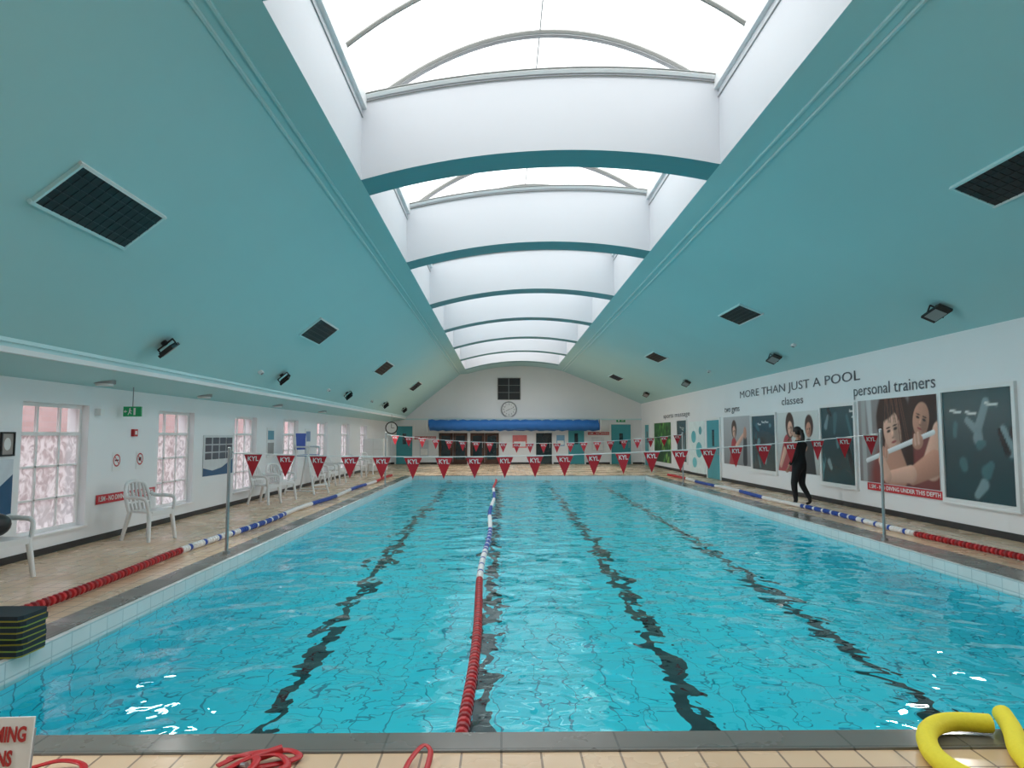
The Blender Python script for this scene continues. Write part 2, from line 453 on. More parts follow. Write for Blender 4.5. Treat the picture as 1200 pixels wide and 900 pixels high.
for k, y in enumerate(beams):
    b = B()
    y1 = y + .6
    for i in range(N):
        xa = -1.9 + 4.87 * i / N; xb = -1.9 + 4.87 * (i + 1) / N
        za, zb = arcz(xa, 5.03, 5.28, .3), arcz(xb, 5.03, 5.28, .3)
        ta, tb = arcz(xa, 6.2, 6.52, .22), arcz(xb, 6.2, 6.52, .22)
        b.quad((xa, y, za), (xb, y, zb), (xb, y1, zb), (xa, y1, za), M_beam)
        b.quad((xa, y, za + .0), (xb, y, zb + .0), (xb, y, tb), (xa, y, ta), M_well)
        b.quad((xa, y1, za), (xb, y1, zb), (xb, y1, tb), (xa, y1, ta), M_well)
        b.quad((xa, y, ta), (xb, y, tb), (xb, y1, tb), (xa, y1, ta), M_well)
    b.build('ceiling_beam')
for k in range(len(beams) - 1):
    y0, y1 = beams[k] + .6, beams[k + 1]
    b = B()
    b.quad((-1.9, y0, 5.03), (-1.9, y1, 5.03), (-1.9, y1, 6.2), (-1.9, y0, 6.2), M_well)
    b.quad((2.97, y0, 5.28), (2.97, y1, 5.28), (2.97, y1, 6.52), (2.97, y0, 6.52), M_well)
    b.box(-1.9, -1.84, y0, y1, 6.02, 6.20, M_white)
    b.box(2.91, 2.97, y0, y1, 6.34, 6.52, M_white)
    b.box(-1.9, -1.885, y0, y1, 5.90, 5.915, M_grey)
    b.box(2.955, 2.97, y0, y1, 6.22, 6.235, M_grey)
    pts = [(-1.9 + 4.87 * i / N, arcz(-1.9 + 4.87 * i / N, 6.17, 6.49, .22)) for i in range(N + 1)]
    b.tube([(p[0], y1 - .03, p[1]) for p in pts], .035, M_white, n=4, smooth=False)
    b.tube([(p[0], y1 - .07, p[1] + .02) for p in pts], .014, M_rib, n=4, smooth=False)
    b.tube([(p[0], y1 - .02, p[1] - .07) for p in pts], .010, M_rib, n=4, smooth=False)
    b.build('skylight_well')
    b = B()
    def R(x): return arcz(x, 6.22, 6.54, .95)
    for i in range(N):
        xa = -1.9 + 4.87 * i / N; xb = -1.9 + 4.87 * (i + 1) / N
        b.add([(xa, y0 - .3, R(xa)), (xb, y0 - .3, R(xb)), (xb, y1 + .3, R(xb)), (xa, y1 + .3, R(xa))], [(0, 1, 2, 3)], M_skyglass, None, True)
    for j in range(4):
        yy = y0 - .25 + (y1 - y0 + .5) * j / 3
        b.tube([(p, yy, R(p) - .04) for p in [-1.9 + 4.87 * i / N for i in range(N + 1)]], .030, M_rib if j else M_grey, n=6, smooth=False)
    for xx in (.535,):
        b.cyl((xx, y0 - .3, R(xx) - .02), (xx, y1 + .3, R(xx) - .02), .010, M_grey, n=6)
    b.box(-1.95, -1.88, y0 - .3, y1 + .3, 6.21, 6.27, M_rib)
    b.box(2.95, 3.02, y0 - .3, y1 + .3, 6.53, 6.59, M_rib)
    b.build('skylight')

def strip(name, x, z, w, h, m, dz=0):
    b = B(); b.box(x - w / 2, x + w / 2, YF, YB, z - h, z, m); b.build(name)
strip('trim_1', -2.40, 4.95, .028, .028, M_tealtrim)
strip('trim_2', -2.30, 5.01, .028, .028, M_tealtrim)
strip('trim_3', 3.34, 5.21, .028, .028, M_tealtrim)
strip('trim_4', 3.46, 5.165, .028, .028, M_tealtrim)
b = B()
b.box(-5.36, -5.30, YF, YB, 2.49, 2.55, M_white); b.box(-5.33, -5.27, YF, YB, 2.60, 2.66, M_tealtrim)
b.build('trim_5')
b = B()
b.box(XL, XR, YB - .12, YB, 2.52, 2.62, M_white); b.box(XL, XR, YB - .08, YB, 2.45, 2.52, M_tealtrim)
b.build('trim_6')

def frame_left(x, y):
    z = 2.62 + (x + 5.3) * .807
    d = Vector((1, 0, .807)).normalized(); n = Vector((d.z, 0, -d.x))
    return basis((x, y, z), (0, 1, 0), tuple(d), tuple(n))
def frame_right(x, y):
    z = 5.22 - (x - 3.38) * .421
    d = Vector((1, 0, -.421)).normalized(); n = Vector((-.421, 0, -1)).normalized()
    return basis((x, y, z), (0, 1, 0), tuple(d), tuple(n))
def grille(M):
    b = B()
    L, W = .72, .27
    b.box(-L, L, -W, W, -.04, .012, M_grill, M)
    for s in (-1, 1):
        b.box(-L - .03, L + .03, s * W - .015, s * W + .015, -.02, .02, M_wp if s > 0 else M_tealtrim, M)
        b.box(s * L - .015, s * L + .015, -W, W, -.02, .02, M_tealtrim, M)
    for i in range(1, 12):
        x = -L + 2 * L * i / 12
        b.box(x - .006, x + .006, -W, W, .01, .018, M_black, M)
    for i in range(1, 5):
        y = -W + 2 * W * i / 5
        b.box(-L, L, y - .006, y + .006, .01, .018, M_black, M)
    b.build('ceiling_vent')
for y in (6.55, 14.4, 22.3, 30.5): grille(frame_left(-3.86, y))
for y in (6.9, 15.4, 23.9, 32.4): grille(frame_right(5.45, y))

LAMPS = []
def flood(M, flip=1):
    b = B()
    b.cyl((0, 0, -.04), (0, 0, .04), .045, M_black, M=M)
    b.box(-.015, .015, -.13, .13, .03, .045, M_black, M)
    for s in (-1, 1): b.box(-.012, .012, s * .13 - .008, s * .13 + .008, .03, .15, M_black, M)
    R = M @ Matrix.Translation((0, 0, .14)) @ Matrix.Rotation(math.radians(20 * flip), 4, 'Y')
    b.box(-.24, .18, -.115, .115, -.022, .022, M_black, R)
    b.box(-.14, .12, -.10, .10, .023, .027, M_grey, R)
    for i in range(7): b.box(-.18 + i * .05, -.17 + i * .05, -.10, .10, -.045, -.02, M_black, R)
    b.build('flood_light')
    LAMPS.append(M @ Vector((0, 0, .36)))
for y in (3.0, 9.9, 15.2, 21.6, 28.5, 34): flood(frame_left(-4.9, y))  # nearest fixture is out of view, added to light the near end
for y in (3.5, 10.8, 17.4, 25.8, 33): flood(frame_right(7.05, y), -1)  # first one likewise unseen, added to brighten the near end
def small_spot(M):
    b = B(); b.box(-.05, .08, -.04, .04, -.02, .05, M_wp, M); b.cyl((.02, 0, .05), (.02, 0, .07), .03, M_grey, M=M); b.build('ceiling_sensor')
for y in (14.0, 19.5, 26): small_spot(frame_left(-4.95, y))
for y in (15.9, 22.5): small_spot(frame_right(6.9, y))
for y in (10.2, 13.6, 18, 22.5):
    b = B(); b.cyl((-5.9, y, 2.36), (-5.9, y, 2.44), .15, M_grey, n=20); b.cyl((-5.9, y, 2.33), (-5.9, y, 2.36), .12, M_wp, n=20); b.build('soffit_light')

# ------------------------------------------------------------ right wall glazed panels
def gymbg(seed):
    r = random.Random(seed)
    sh = []
    for i in range(12):
        x = r.uniform(0, 1.1); y = r.uniform(.1, .9)
        c = r.choice([(.03, .09, .11), (.06, .16, .18), (.12, .26, .29), (.01, .015, .02), (.20, .30, .33)])
        sh.append(('c', x, y, x + r.uniform(-.12, .12), y + r.uniform(-.3, .3), r.uniform(.02, .07), r.uniform(.02, .05), c, .5, .1))
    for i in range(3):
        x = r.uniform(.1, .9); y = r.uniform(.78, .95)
        sh.append(('c', x, y, x + .14, y - .02, .010, .010, (.75, .8, .8), .8, 0))  # pale strokes paint the gym's lights into the pane colour
    return sh
def rwindow(name, ya, yb, z0, z1, mull=True):
    b = B(); f = .07
    b.box(XR - .05, XR, ya, ya + f, z0, z1, M_wp); b.box(XR - .05, XR, yb - f, yb, z0, z1, M_wp)
    b.box(XR - .05, XR, ya + f, yb - f, z0, z0 + f, M_wp); b.box(XR - .05, XR, ya + f, yb - f, z1 - f, z1, M_wp)
    b.box(XR - .02, XR, ya + f, yb - f, z0 + f, z1 - f, M_darkglass)
    b.box(XR - .06, XR, ya - .03, yb + .03, z0 - .03, z0, M_wp)
    fr = b.build(name)
    pane = soft_print('glass_pane', M_right(yb - f, z0 + f, XR - .015), yb - ya - 2 * f, z1 - z0 - 2 * f,
               lambda u, v: (.018 + .02 * v, .045 + .05 * v, .055 + .055 * v), gymbg(int(ya * 10)), M_gymview, 56, backing=False)  # dim gym view painted into the pane, lightened for the pool's reflection
    pane.parent = fr
rwindow('window_9', 10.2, 12.0, .45, 2.42)
rwindow('window_10', 14.9, 16.6, .42, 2.33)
rwindow('window_11', 19.25, 21.2, .5, 2.25)
rwindow('window_12', 28.6, 30.3, .4, 2.3)
rwindow('window_13', 5.2, 8.9, .45, 2.42)

_cm = {}
def cmat(col, rough=.35):
    k = tuple(col)
    if k not in _cm: _cm[k] = mat('print_%d' % len(_cm), col, rough, var=0.15, scale=6)
    return _cm[k]
def poster(name, M, w, h, bg, shapes, frame=None):
    b = B()
    b.box(0, w, 0, h, -.006, .006, cmat(bg), M)
    for i, (c, poly) in enumerate(shapes):
        poly = [(min(1, max(0, p[0])) * w, min(1, max(0, p[1])) * h) for p in poly]
        M2 = M @ Matrix.Translation((0, 0, .0065 + i * .0012))
        b.add([(p[0], p[1], 0) for p in poly], [tuple(range(len(poly)))], cmat(c), M2)
    if frame:
        for a in ((-.02, 0, -.02, h + .02), (w, w + .02, -.02, h + .02), (0, w, -.02, 0), (0, w, h, h + .02)):
            b.box(a[0], a[1], a[2], a[3], -.006, .02, frame, M)
    return b.build(name)
SK = (.56, .27, .19); SK2 = (.72, .42, .32); HR = (.05, .016, .011); WH = (.85, .85, .85); DK = (.02, .012, .012)
def face(cx, cy, s, rot, col):
    c, n = math.cos(rot), math.sin(rot)
    def P(x, y): return cx + (x * c - y * n) * s, cy + (x * n + y * c) * s
    L = [('e', *P(0, 0), .75 * s, 1.0 * s, rot, col, .12, .3), ('e', *P(0, -.45), .5 * s, .55 * s, rot, col, .2, .2)]
    L += [('e', *P(.38, -.25), .3 * s, .5 * s, rot, tuple(q * .6 for q in col), .9, 0)]
    for sx in (-1, 1):
        L += [('e', *P(sx * .30, .05), .16 * s, .07 * s, rot, DK, .9, 0), ('e', *P(sx * .30, .22), .2 * s, .04 * s, rot, HR, .8, 0)]
    L += [('e', *P(0, -.18), .10 * s, .18 * s, rot, tuple(q * 1.15 for q in col), .8, .5), ('e', *P(0, -.33), .12 * s, .04 * s, rot, tuple(q * .5 for q in col), .8, 0),
          ('e', *P(0, -.55), .22 * s, .06 * s, rot, (.36, .07, .07), .7, 0)]
    return L
rg = random.Random(9)
streak = [('c', .62 + .03 * i + rg.uniform(-.02, .02), 1.0, .60 + .045 * i + rg.uniform(-.03, .03), .72 - .25 * (i > 6), .008, .005, (.16, .06, .04), .9, 0) for i in range(11)]
soft_print('wall_poster', M_right(14.8, .62), 2.7, 1.72, lambda u, v: (.24 - .08 * u + .1 * v, .20 - .08 * u + .1 * v, .20 - .08 * u + .1 * v), [
    ('c', .12, -.1, .12, 1.1, .05, .05, (.42, .42, .42), .8, 0), ('c', .28, .55, .24, 1.1, .04, .06, (.55, .55, .56), .8, 0),
    ('e', 1.0, .15, .75, .5, .2, (.22, .045, .04), .25, .2),
    ('e', .78, .70, .36, .44, .2, HR, .15, .3), ('e', .95, .45, .18, .42, .15, HR, .3, .3),
    ('c', .72, .45, .80, .15, .14, .22, SK, .2, .2),
    *face(.74, .62, .235, .22, SK2),
    ('e', .68, .90, .28, .12, .5, HR, .3, .3), *streak,
    ('e', 1.33, .86, .27, .32, -.3, HR, .2, .3), *face(1.29, .74, .19, -.3, SK),
    ('c', 1.45, .25, 1.60, .60, .16, .12, SK2, .2, .35), ('c', 1.1, .12, 1.50, .28, .10, .14, SK, .2, .4),
    ('c', .62, .08, 1.08, .14, .07, .10, SK2, .2, .4),
    ('c', .18, .26, 1.50, .60, .028, .028, (.80, .80, .82), .3, .3),
    ('e', .55, .34, .10, .085, .3, SK2, .2, .3), ('c', .50, .40, .50, .30, .02, .02, SK, .4, .3), ('c', .55, .42, .55, .31, .02, .02, SK, .4, .3), ('c', .60, .43, .60, .32, .02, .02, SK, .4, .3),
    ('c', .50, .27, .60, .10, .07, .09, SK2, .2, .4),
    ('e', 1.22, .50, .10, .085, .3, SK, .2, .3), ('c', 1.17, .57, 1.18, .47, .02, .02, SK2, .4, .3), ('c', 1.23, .59, 1.24, .48, .02, .02, SK2, .4, .3),
], res=110)
soft_print('wall_poster', M_right(19.2, .62), 2.5, 1.6, lambda u, v: (.42 + .3 * v, .43 + .3 * v, .42 + .3 * v), [
    ('c', .3, -.05, .42, .45, .30, .18, (.38, .05, .06), .15, .2), ('e', .52, .78, .17, .22, .1, HR, .15, .3), *face(.53, .72, .13, .1, SK2),
    ('c', .62, .4, .95, .62, .07, .05, SK2, .2, .3), ('c', .3, .35, .12, .1, .07, .05, SK2, .2, .3),
    ('c', 1.2, -.05, 1.22, .4, .26, .16, (.03, .03, .035), .15, .2), ('e', 1.24, .76, .15, .18, 0, HR, .15, .3), *face(1.22, .70, .12, -.1, SK),
    ('c', 1.1, .42, .88, .60, .06, .045, SK, .2, .3), ('e', .9, .62, .05, .05, 0, SK, .2, .3),
], res=72)
soft_print('wall_poster', M_right(23.9, .62), 2.55, 1.6, lambda u, v: (.25 + .25 * v, .25 + .25 * v, .26 + .26 * v), [
    ('c', .6, -.05, .66, .4, .26, .16, (.4, .04, .05), .15, .2), ('e', .68, .74, .16, .19, 0, HR, .15, .3), *face(.68, .68, .12, .1, SK2),
    ('c', .8, .38, 1.2, .6, .06, .05, SK2, .2, .3), ('c', 1.3, .1, 1.32, .5, .12, .1, (.03, .03, .04), .2, .2), ('e', 1.32, .66, .09, .12, 0, SK, .2, .2),
], res=48)
rg = random.Random(3)
soft_print('wall_poster', M_right(34.8, .3), 3.4, 1.9, lambda u, v: (.02, .07 + .06 * v, .02), [
    ('e', rg.uniform(0, 1.8), rg.uniform(0, 1), rg.uniform(.04, .14), rg.uniform(.03, .08), rg.uniform(0, 3), rg.choice([(.10, .35, .06), (.04, .2, .04), (.25, .5, .1), (.01, .04, .01)]), .5, .5) for i in range(60)], res=40)
def rdoor(name, ya, yb, h=2.15):
    b = B()
    b.box(XR - .05, XR, ya - .08, ya, 0, h + .08, M_wp); b.box(XR - .05, XR, yb, yb + .08, 0, h + .08, M_wp)
    b.box(XR - .05, XR, ya, yb, h, h + .08, M_wp)
    b.box(XR - .03, XR, ya, yb, 0.01, h, M_tealdoor)
    b.box(XR - .035, XR - .03, (ya + yb) / 2 - .12, (ya + yb) / 2 + .12, 1.2, 1.8, M_darkglass)
    b.cyl((XR - .08, ya + .12, .9), (XR - .08, ya + .12, 1.2), .012, M_steel)
    b.box(XR - .08, XR - .03, ya + .11, ya + .13, .9, .92, M_steel); b.box(XR - .08, XR - .03, ya + .11, ya + .13, 1.18, 1.2, M_steel)
    b.build(name)
rdoor('door_1', 24.3, 25.8)
rdoor('door_2', 36.0, 37.0)
poster('bubble_wall_panel', M_right(28.3, .1), 2.1, 2.05, (.75, .85, .85), [
    ((.1, .45, .5), ellipse(.3, .7, .16, .12)), ((.1, .45, .5), ellipse(.65, .45, .2, .15)), ((.15, .55, .6), ellipse(.35, .2, .15, .1)), ((.1, .4, .45), ellipse(.75, .82, .1, .08))])

def lettering(name, txt, size, M, m, bold=0.0, sx=1.0, align='CENTER'):
    b = B(); b.mesh(text_mesh(txt, size, align, bold), m, M @ Matrix.Scale(sx, 4, (1, 0, 0))); return b.build(name)
def fit(name, txt, size, M, m, width, bold=0.0):
    me = text_mesh(txt, size, 'CENTER', bold)
    xs = [v.co.x for v in me.vertices]; sx = width / (max(xs) - min(xs))
    return lettering(name, txt, size, M, m, bold, sx)
fit('wall_lettering', 'MORE THAN JUST A POOL', .32, M_right(18.45, 2.90), M_text, 7.5)
fit('wall_lettering', 'personal trainers', .34, M_right(13.55, 2.56), M_text, 2.85)
fit('wall_lettering', 'classes', .30, M_right(18.2, 2.52), M_text, 1.35)
fit('wall_lettering', 'two gyms', .30, M_right(23.0, 2.48), M_text, 1.5)
fit('wall_lettering', 'sports massage', .30, M_right(30.5, 2.50), M_text, 4.6)

def bandsign(M, w, h, txt):
    b = B()
    b.box(-w / 2, w / 2, -h / 2, h / 2, 0, .008, M_signred, M)
    me = text_mesh(txt, h * .75, 'CENTER', .002)
    xs = [v.co.x for v in me.vertices]; sx = w * .94 / (max(xs) - min(xs))
    b.mesh(me, M_wp, M @ Matrix.Translation((0, 0, .010)) @ Matrix.Scale(sx, 4, (1, 0, 0)))
    b.build('no_diving_sign')
bandsign(M_right(13.25, .53, 7.775), 2.5, .15, '1.5M - NO DIVING UNDER THIS DEPTH')
bandsign(M_left(11.4, .62), 1.75, .14, '1.5M - NO DIVING UNDER THIS DEPTH')
bandsign(M_back(-4.25, 1.45), 1.2, .16, '1.5M - NO DIVING')
bandsign(M_back(5.4, 1.7), 1.2, .16, '1.5M - NO DIVING')

M = basis((-5.95, 11.1, 1.98), (1, 0, 0), (0, 0, 1), (0, -1, 0))
b = B()
b.box(-.14, .14, -.08, .08, -.02, .02, M_green, M)
MS = M @ Matrix.Scale(.82, 4, (1, 0, 0)) @ Matrix.Scale(.82, 4, (0, 1, 0))
b.add([(p[0], p[1], .0215) for p in ellipse(-.04, .055, .014, .014, 12)], [tuple(range(12))], M_wp, MS)
for poly in ([(-.055, .04), (-.03, .04), (-.035, -.01), (-.06, -.01)], [(-.06, -.01), (-.04, -.01), (-.07, -.07), (-.085, -.065)],
             [(-.045, -.01), (-.03, -.005), (-.005, -.045), (-.02, -.055)], [(-.03, .035), (0, .01), (.0, .0), (-.035, .022)],
             [(.03, -.07), (.07, -.07), (.07, .07), (.03, .07)], [(-.16, 0), (-.125, .03), (-.125, -.03)], [(-.125, .008), (-.095, .008), (-.095, -.008), (-.125, -.008)]):
    b.add([(p[0], p[1], .0215) for p in poly], [tuple(range(len(poly)))], M_wp, MS)
b.cyl((-5.95, 11.1, 2.06), (-5.95, 11.1, 2.37), .008, M_grey)
b.build('fire_exit_sign')
b = B(); b.box(XL, XL + .05, 11.45, 11.57, 1.58, 1.70, M_red); b.box(XL + .05, XL + .055, 11.48, 11.54, 1.61, 1.67, M_wp); b.build('fire_alarm_call_point')
def prohib(y, z, icon):
    b = B(); M = M_left(y, z, XL + .002)
    b.box(-.12, .12, -.17, .13, 0, .004, M_wp, M)
    n = 24
    ring_o = ellipse(0, 0, .10, .10, n); ring_i = ellipse(0, 0, .078, .078, n)
    vs = [(p[0], p[1], .006) for p in ring_o] + [(p[0], p[1], .006) for p in ring_i]
    b.add(vs, [(i, (i + 1) % n, n + (i + 1) % n, n + i) for i in range(n)], M_signred, M)
    if icon:
        b.add([(-.05, -.012, .0055), (.05, -.012, .0055), (.05, .012, .0055), (-.05, .012, .0055)], [(0, 1, 2, 3)], M_black, M)
    else:
        b.add([(p[0], p[1], .0055) for p in [(-.04, -.03), (.04, -.03), (.04, .03), (-.04, .03)]], [(0, 1, 2, 3)], M_black, M)
    b.add([(-.065, .055, .007), (-.055, .065, .007), (.065, -.055, .007), (.055, -.065, .007)], [(0, 1, 2, 3)], M_signred, M)
    b.build('no_smoking_sign' if icon else 'no_photography_sign')
prohib(11.05, 1.2, True); prohib(11.75, 1.2, False)
b = B(); b.box(XL, XL + .09, 10.42, 10.52, 1.9, 2.0, M_wp); b.build('wall_alarm_box')

poster('notice_board', M_left(14.2, .75, XL + .01), 1.55, .85, (.62, .64, .66), [
    ((.02, .10, .22), [(0, 0), (1, 0), (1, .38), (.6, .18), (.3, .12), (0, .2)]),
    ] + [((.08, .09, .12), [(.05 + .23 * i, .40 + .19 * j), (.25 + .23 * i, .40 + .19 * j), (.25 + .23 * i, .56 + .19 * j), (.05 + .23 * i, .56 + .19 * j)]) for i in range(4) for j in range(3)])
poster('notice_board', M_left(8.0, .55, XL + .01), .72, .75, (.60, .66, .72), [
    ((.02, .08, .18), [(0, 0), (1, .1), (1, .75), (.6, .5), (0, .35)]), ((.6, .1, .15), [(.1, .78), (.5, .78), (.5, .9), (.1, .9)])])
poster('picture_frame', M_left(8.5, 1.36, XL + .01), .2, .26, (.35, .3, .28), [((.7, .7, .7), ellipse(.5, .5, .3, .3))], M_black)
poster('picture_frame', M_left(8.15, 1.36, XL + .01), .2, .26, (.35, .2, .18), [((.6, .6, .7), ellipse(.5, .5, .3, .3))], M_black)
poster('notice_sheet', M_left(18.0, 1.0, XL + .01), .6, .8, (.8, .8, .8), [((.1, .3, .4), [(.1, .6), (.9, .6), (.9, .9), (.1, .9)]), ((.3, .3, .3), [(.1, .1), (.9, .1), (.9, .5), (.1, .5)])])
poster('notice_sheet', M_left(21.5, 1.0, XL + .01), .6, .8, (.8, .8, .8), [((.2, .3, .5), [(.1, .5), (.9, .5), (.9, .9), (.1, .9)])])

# ------------------------------------------------------------ back wall things
def M_b(x, z): return M_back(x, z)
b = B()
M = M_b(.4, 3.03)
b.tube([(p[0], p[1], .03) for p in ellipse(0, 0, .42, .42, 32)] + [(.42, 0, .03)], .035, M_grey, n=8, M=M)
b.prism(ellipse(0, 0, .41, .41, 32), .03, M_wp, M)
for i in range(12):
    R = M @ Matrix.Rotation(-i * math.pi / 6, 4, 'Z')
    b.mesh(text_mesh(str(12 if i == 0 else i), .12), M_black, M @ Matrix.Translation((.29 * math.sin(i * math.pi / 6), .29 * math.cos(i * math.pi / 6), .032)))
    b.box(-.008, .008, .36, .40, .03, .034, M_black, R)
for ang, L, w in ((-2.1, .2, .02), (1.2, .3, .014)):
    b.box(-w / 2, w / 2, -.04, L, .036, .042, M_black, M @ Matrix.Rotation(-ang, 4, 'Z'))
b.build('wall_clock')
b = B(); M = M_b(-.22, 3.58)
b.box(0, 1.25, 0, 1.22, 0, .02, M_grill, M)
for x in (.61,): b.box(x - .015, x + .015, 0, 1.22, 0, .05, M_grey, M)
for x in (0, 1.25): b.box(x - .02, x + .02, 0, 1.22, 0, .05, M_rib, M)
for z in (0, .4, .8, 1.2): b.box(0, 1.25, z - .012, z + .012, 0, .05, M_rib, M)
b.build('window_14')
b = B()
x0, x1 = -3.95, 5.3
pts = []
for i in range(61):
    t = i / 60; pts.append((x0 + (x1 - x0) * t, 37.35, 2.14 + .02 * math.sin(i * 1.7)))
b.tube(pts, [.30 + .012 * math.sin(i * 2.3) for i in range(61)], M_cover, n=20)
for x in (x0 - .08, x1 + .08):
    b.cyl((x - .03, 37.35, 2.12), (x + .03, 37.35, 2.12), .36, M_wp, n=24)
    b.box(x - .04, x + .04, 37.35, 38.09, 2.06, 2.18, M_steel)
b.cyl((x0 - .12, 37.35, 2.12), (x1 + .12, 37.35, 2.12), .05, M_steel)
b.build('rolled_pool_cover')
def bdoor(name, x0, x1, h, m, glazed=False, double=False):
    b = B(); y = YB
    b.box(x0 - .08, x0, y - .06, y, 0, h + .08, M_wp); b.box(x1, x1 + .08, y - .06, y, 0, h + .08, M_wp); b.box(x0, x1, y - .06, y, h, h + .08, M_wp)
    n = 2 if double else 1
    for i in range(n):
        a = x0 + (x1 - x0) * i / n; c = x0 + (x1 - x0) * (i + 1) / n
        b.box(a + .01, c - .01, y - .03, y, .01, h, m)
        if glazed: b.box(a + .15, c - .15, y - .036, y - .03, .25, h - .15, M_darkglass)
        else: b.box((a + c) / 2 - .1, (a + c) / 2 + .1, y - .036, y - .03, 1.1, 1.7, M_darkglass)
        b.cyl((c - .12, y - .08, .9), (c - .12, y - .08, 1.2), .014, M_steel)
        b.box(c - .13, c - .11, y - .08, y - .03, .91, .93, M_steel); b.box(c - .13, c - .11, y - .08, y - .03, 1.17, 1.19, M_steel)
    b.build(name)
M_wood = mat('dark_door_wood', (.07, .03, .02), .4)
bdoor('door_3', -3.5, -1.9, 1.72, M_wood, True, True)
bdoor('door_4', -1.75, -.15, 1.72, M_wood, True, True)
bdoor('door_5', -5.85, -4.95, 2.1, M_tealdoor)
bdoor('door_6', 3.7, 4.6, 2.1, M_tealdoor)
bdoor('door_7', 6.1, 7.2, 2.2, M_tealdoor)
bdoor('door_8', 1.9, 2.8, 1.72, M_darkglass)
for x, w, z, h, c in ((-4.55, .5, .4, .9, (.6, .65, .7)), (.6, .8, .9, .7, (.75, .2, .2)), (3.05, .45, 1.0, .6, (.2, .4, .6)), (5.0, .7, .7, .8, (.7, .72, .75))):
    poster('notice_sheet', M_b(x, z), w, h, c, [((.85, .85, .85), [(.1, .1), (.9, .1), (.9, .5), (.1, .5)])])
poster('fire_exit_sign', M_b(-2.1, 1.86), .5, .16, (.01, .35, .12), [(WH, [(.2, .2), (.35, .2), (.35, .8), (.2, .8)]), (WH, [(.55, .4), (.85, .4), (.85, .6), (.55, .6)])])
poster('fire_exit_sign', M_b(6.4, 2.33), .5, .16, (.01, .35, .12), [(WH, [(.2, .2), (.35, .2), (.35, .8), (.2, .8)]), (WH, [(.55, .4), (.85, .4), (.85, .6), (.55, .6)])])
b = B()
b.box(-6.1, -5.2, 30.2, 31.4, 0.02, 1.45, M_wp)
for i in range(2):
    for j in range(3): b.box(-6.08 + i * .44, -5.68 + i * .44, 30.18, 30.2, .05 + j * .47, .49 + j * .47, M_white)
b.build('storage_cabinet', bevel=.01)
b = B(); M = basis((-5.3, 33, 1.95), (1, 0, 0), (0, 0, 1), (0, -1, 0))
b.prism(ellipse(0, 0, .3, .3, 24), .04, M_black, M); b.prism(ellipse(0, 0, .25, .25, 24), .045, M_wp, M)
b.box(-.01, .01, 0, .2, .045, .05, M_black, M); b.box(0, .14, -.01, .01, .045, .05, M_black, M)
b.cyl((-5.3, 33, 2.2), (-5.3, 33, 2.6), .01, M_grey)
b.build('pace_clock')

# ------------------------------------------------------------ flags
def flagline(p0, p1, sag, n, name, start, end, fw=.26, fh=.31, word='KYL'):
    b = B()
    p0 = Vector(p0); p1 = Vector(p1)
    def P(t): return p0.lerp(p1, t) - Vector((0, 0, sag * 4 * t * (1 - t)))
    b.tube([P(i / 30) for i in range(31)], .006, M_wp, n=5)
    d = (p1 - p0); d.z = 0; d.normalize(); nrm = Vector((d.y, -d.x, 0))
    me = text_mesh(word, .088, 'CENTER', .002)
    for i in range(n):
        t = start + (end - start) * i / (n - 1)
        M = basis(P(t), tuple(d), (0, 0, 1), tuple(nrm)) @ Matrix.Rotation(random.uniform(-.3, .3), 4, 'Y') @ Matrix.Rotation(random.uniform(-.05, .05), 4, 'X')
        b.prism([(-fw / 2, 0), (0, -fh), (fw / 2, 0)], .002, M_flag, M)
        b.box(-fw / 2, fw / 2, -.012, .004, -.002, .004, M_wp, M)
        b.mesh(me, M_wp, M @ Matrix.Translation((0, -.070, .004)))
    b.build(name)
flagline((-3.68, 9.4, 1.36), (5.78, 10.4, 1.62), .17, 22, 'backstroke_flags', .03, .985)
flagline((-3.68, 21.9, 1.62), (5.78, 21.9, 1.62), .28, 22, 'backstroke_flags', .03, .985)
def pole(x, y, h):
    b = B()
    b.cyl((x, y, 0.012), (x, y, h), .022, M_steel); b.cyl((x, y, .012), (x, y, .05), .05, M_steel)
    b.ell((x, y, h), (.024, .024, .02), M_steel)
    b.cyl((x, y, h - .05), (x + (.05 if x < 0 else -.05), y, h - .05), .008, M_steel)
    b.build('flag_pole')
pole(-3.7, 9.38, 1.42); pole(5.8, 10.4, 1.68); pole(-3.7, 21.9, 1.68); pole(5.8, 21.9, 1.68)

# ------------------------------------------------------------ lane ropes
def rope(name, pts, colf, r=.042, pitch=.075):
    b = B()
    P = [Vector(p) for p in pts]
    b.tube(P, .008, M_wp, n=5)
    L = 0; seg = []
    for i in range(len(P) - 1):
        seg.append((P[i + 1] - P[i]).length)
    tot = sum(seg); s = pitch / 2; i = 0; acc = 0; k = 0
    while s < tot:
        while i < len(seg) - 1 and s > acc + seg[i]: acc += seg[i]; i += 1
        d = (P[i + 1] - P[i]).normalized(); c = P[i] + d * (s - acc)
        hw = pitch * .40
        m = colf(s, k)
        b.tube([c - d * hw, c - d * hw * .6, c + d * hw * .6, c + d * hw], [r * .55, r, r, r * .55], m, n=10, smooth=False)
        s += pitch; k += 1
    b.build(name)
def col_rope(s, k):
    if s < 4.6: return M_red if k % 2 else M_darkred
    if s < 6.6: return M_wp if k % 6 > 0 else M_blue
    if s < 9: return M_blue if k % 5 else M_wp
    if s < 11: return M_wp
    if s < 13: return M_blue
    if s < 15: return M_wp
    if s < 17: return M_blue
    if s < 18.5: return M_wp
    return M_red
def deck_col(s, k):
    if s < 3.8: return M_red if k % 2 else M_darkred
    return col_rope(s + .9, k)
rope('lane_rope', [(-.24 + .03 * math.sin(i * .35), PY0 + .05 + (PY1 - PY0 - .1) * i / 60, WZ + .012) for i in range(61)], col_rope)
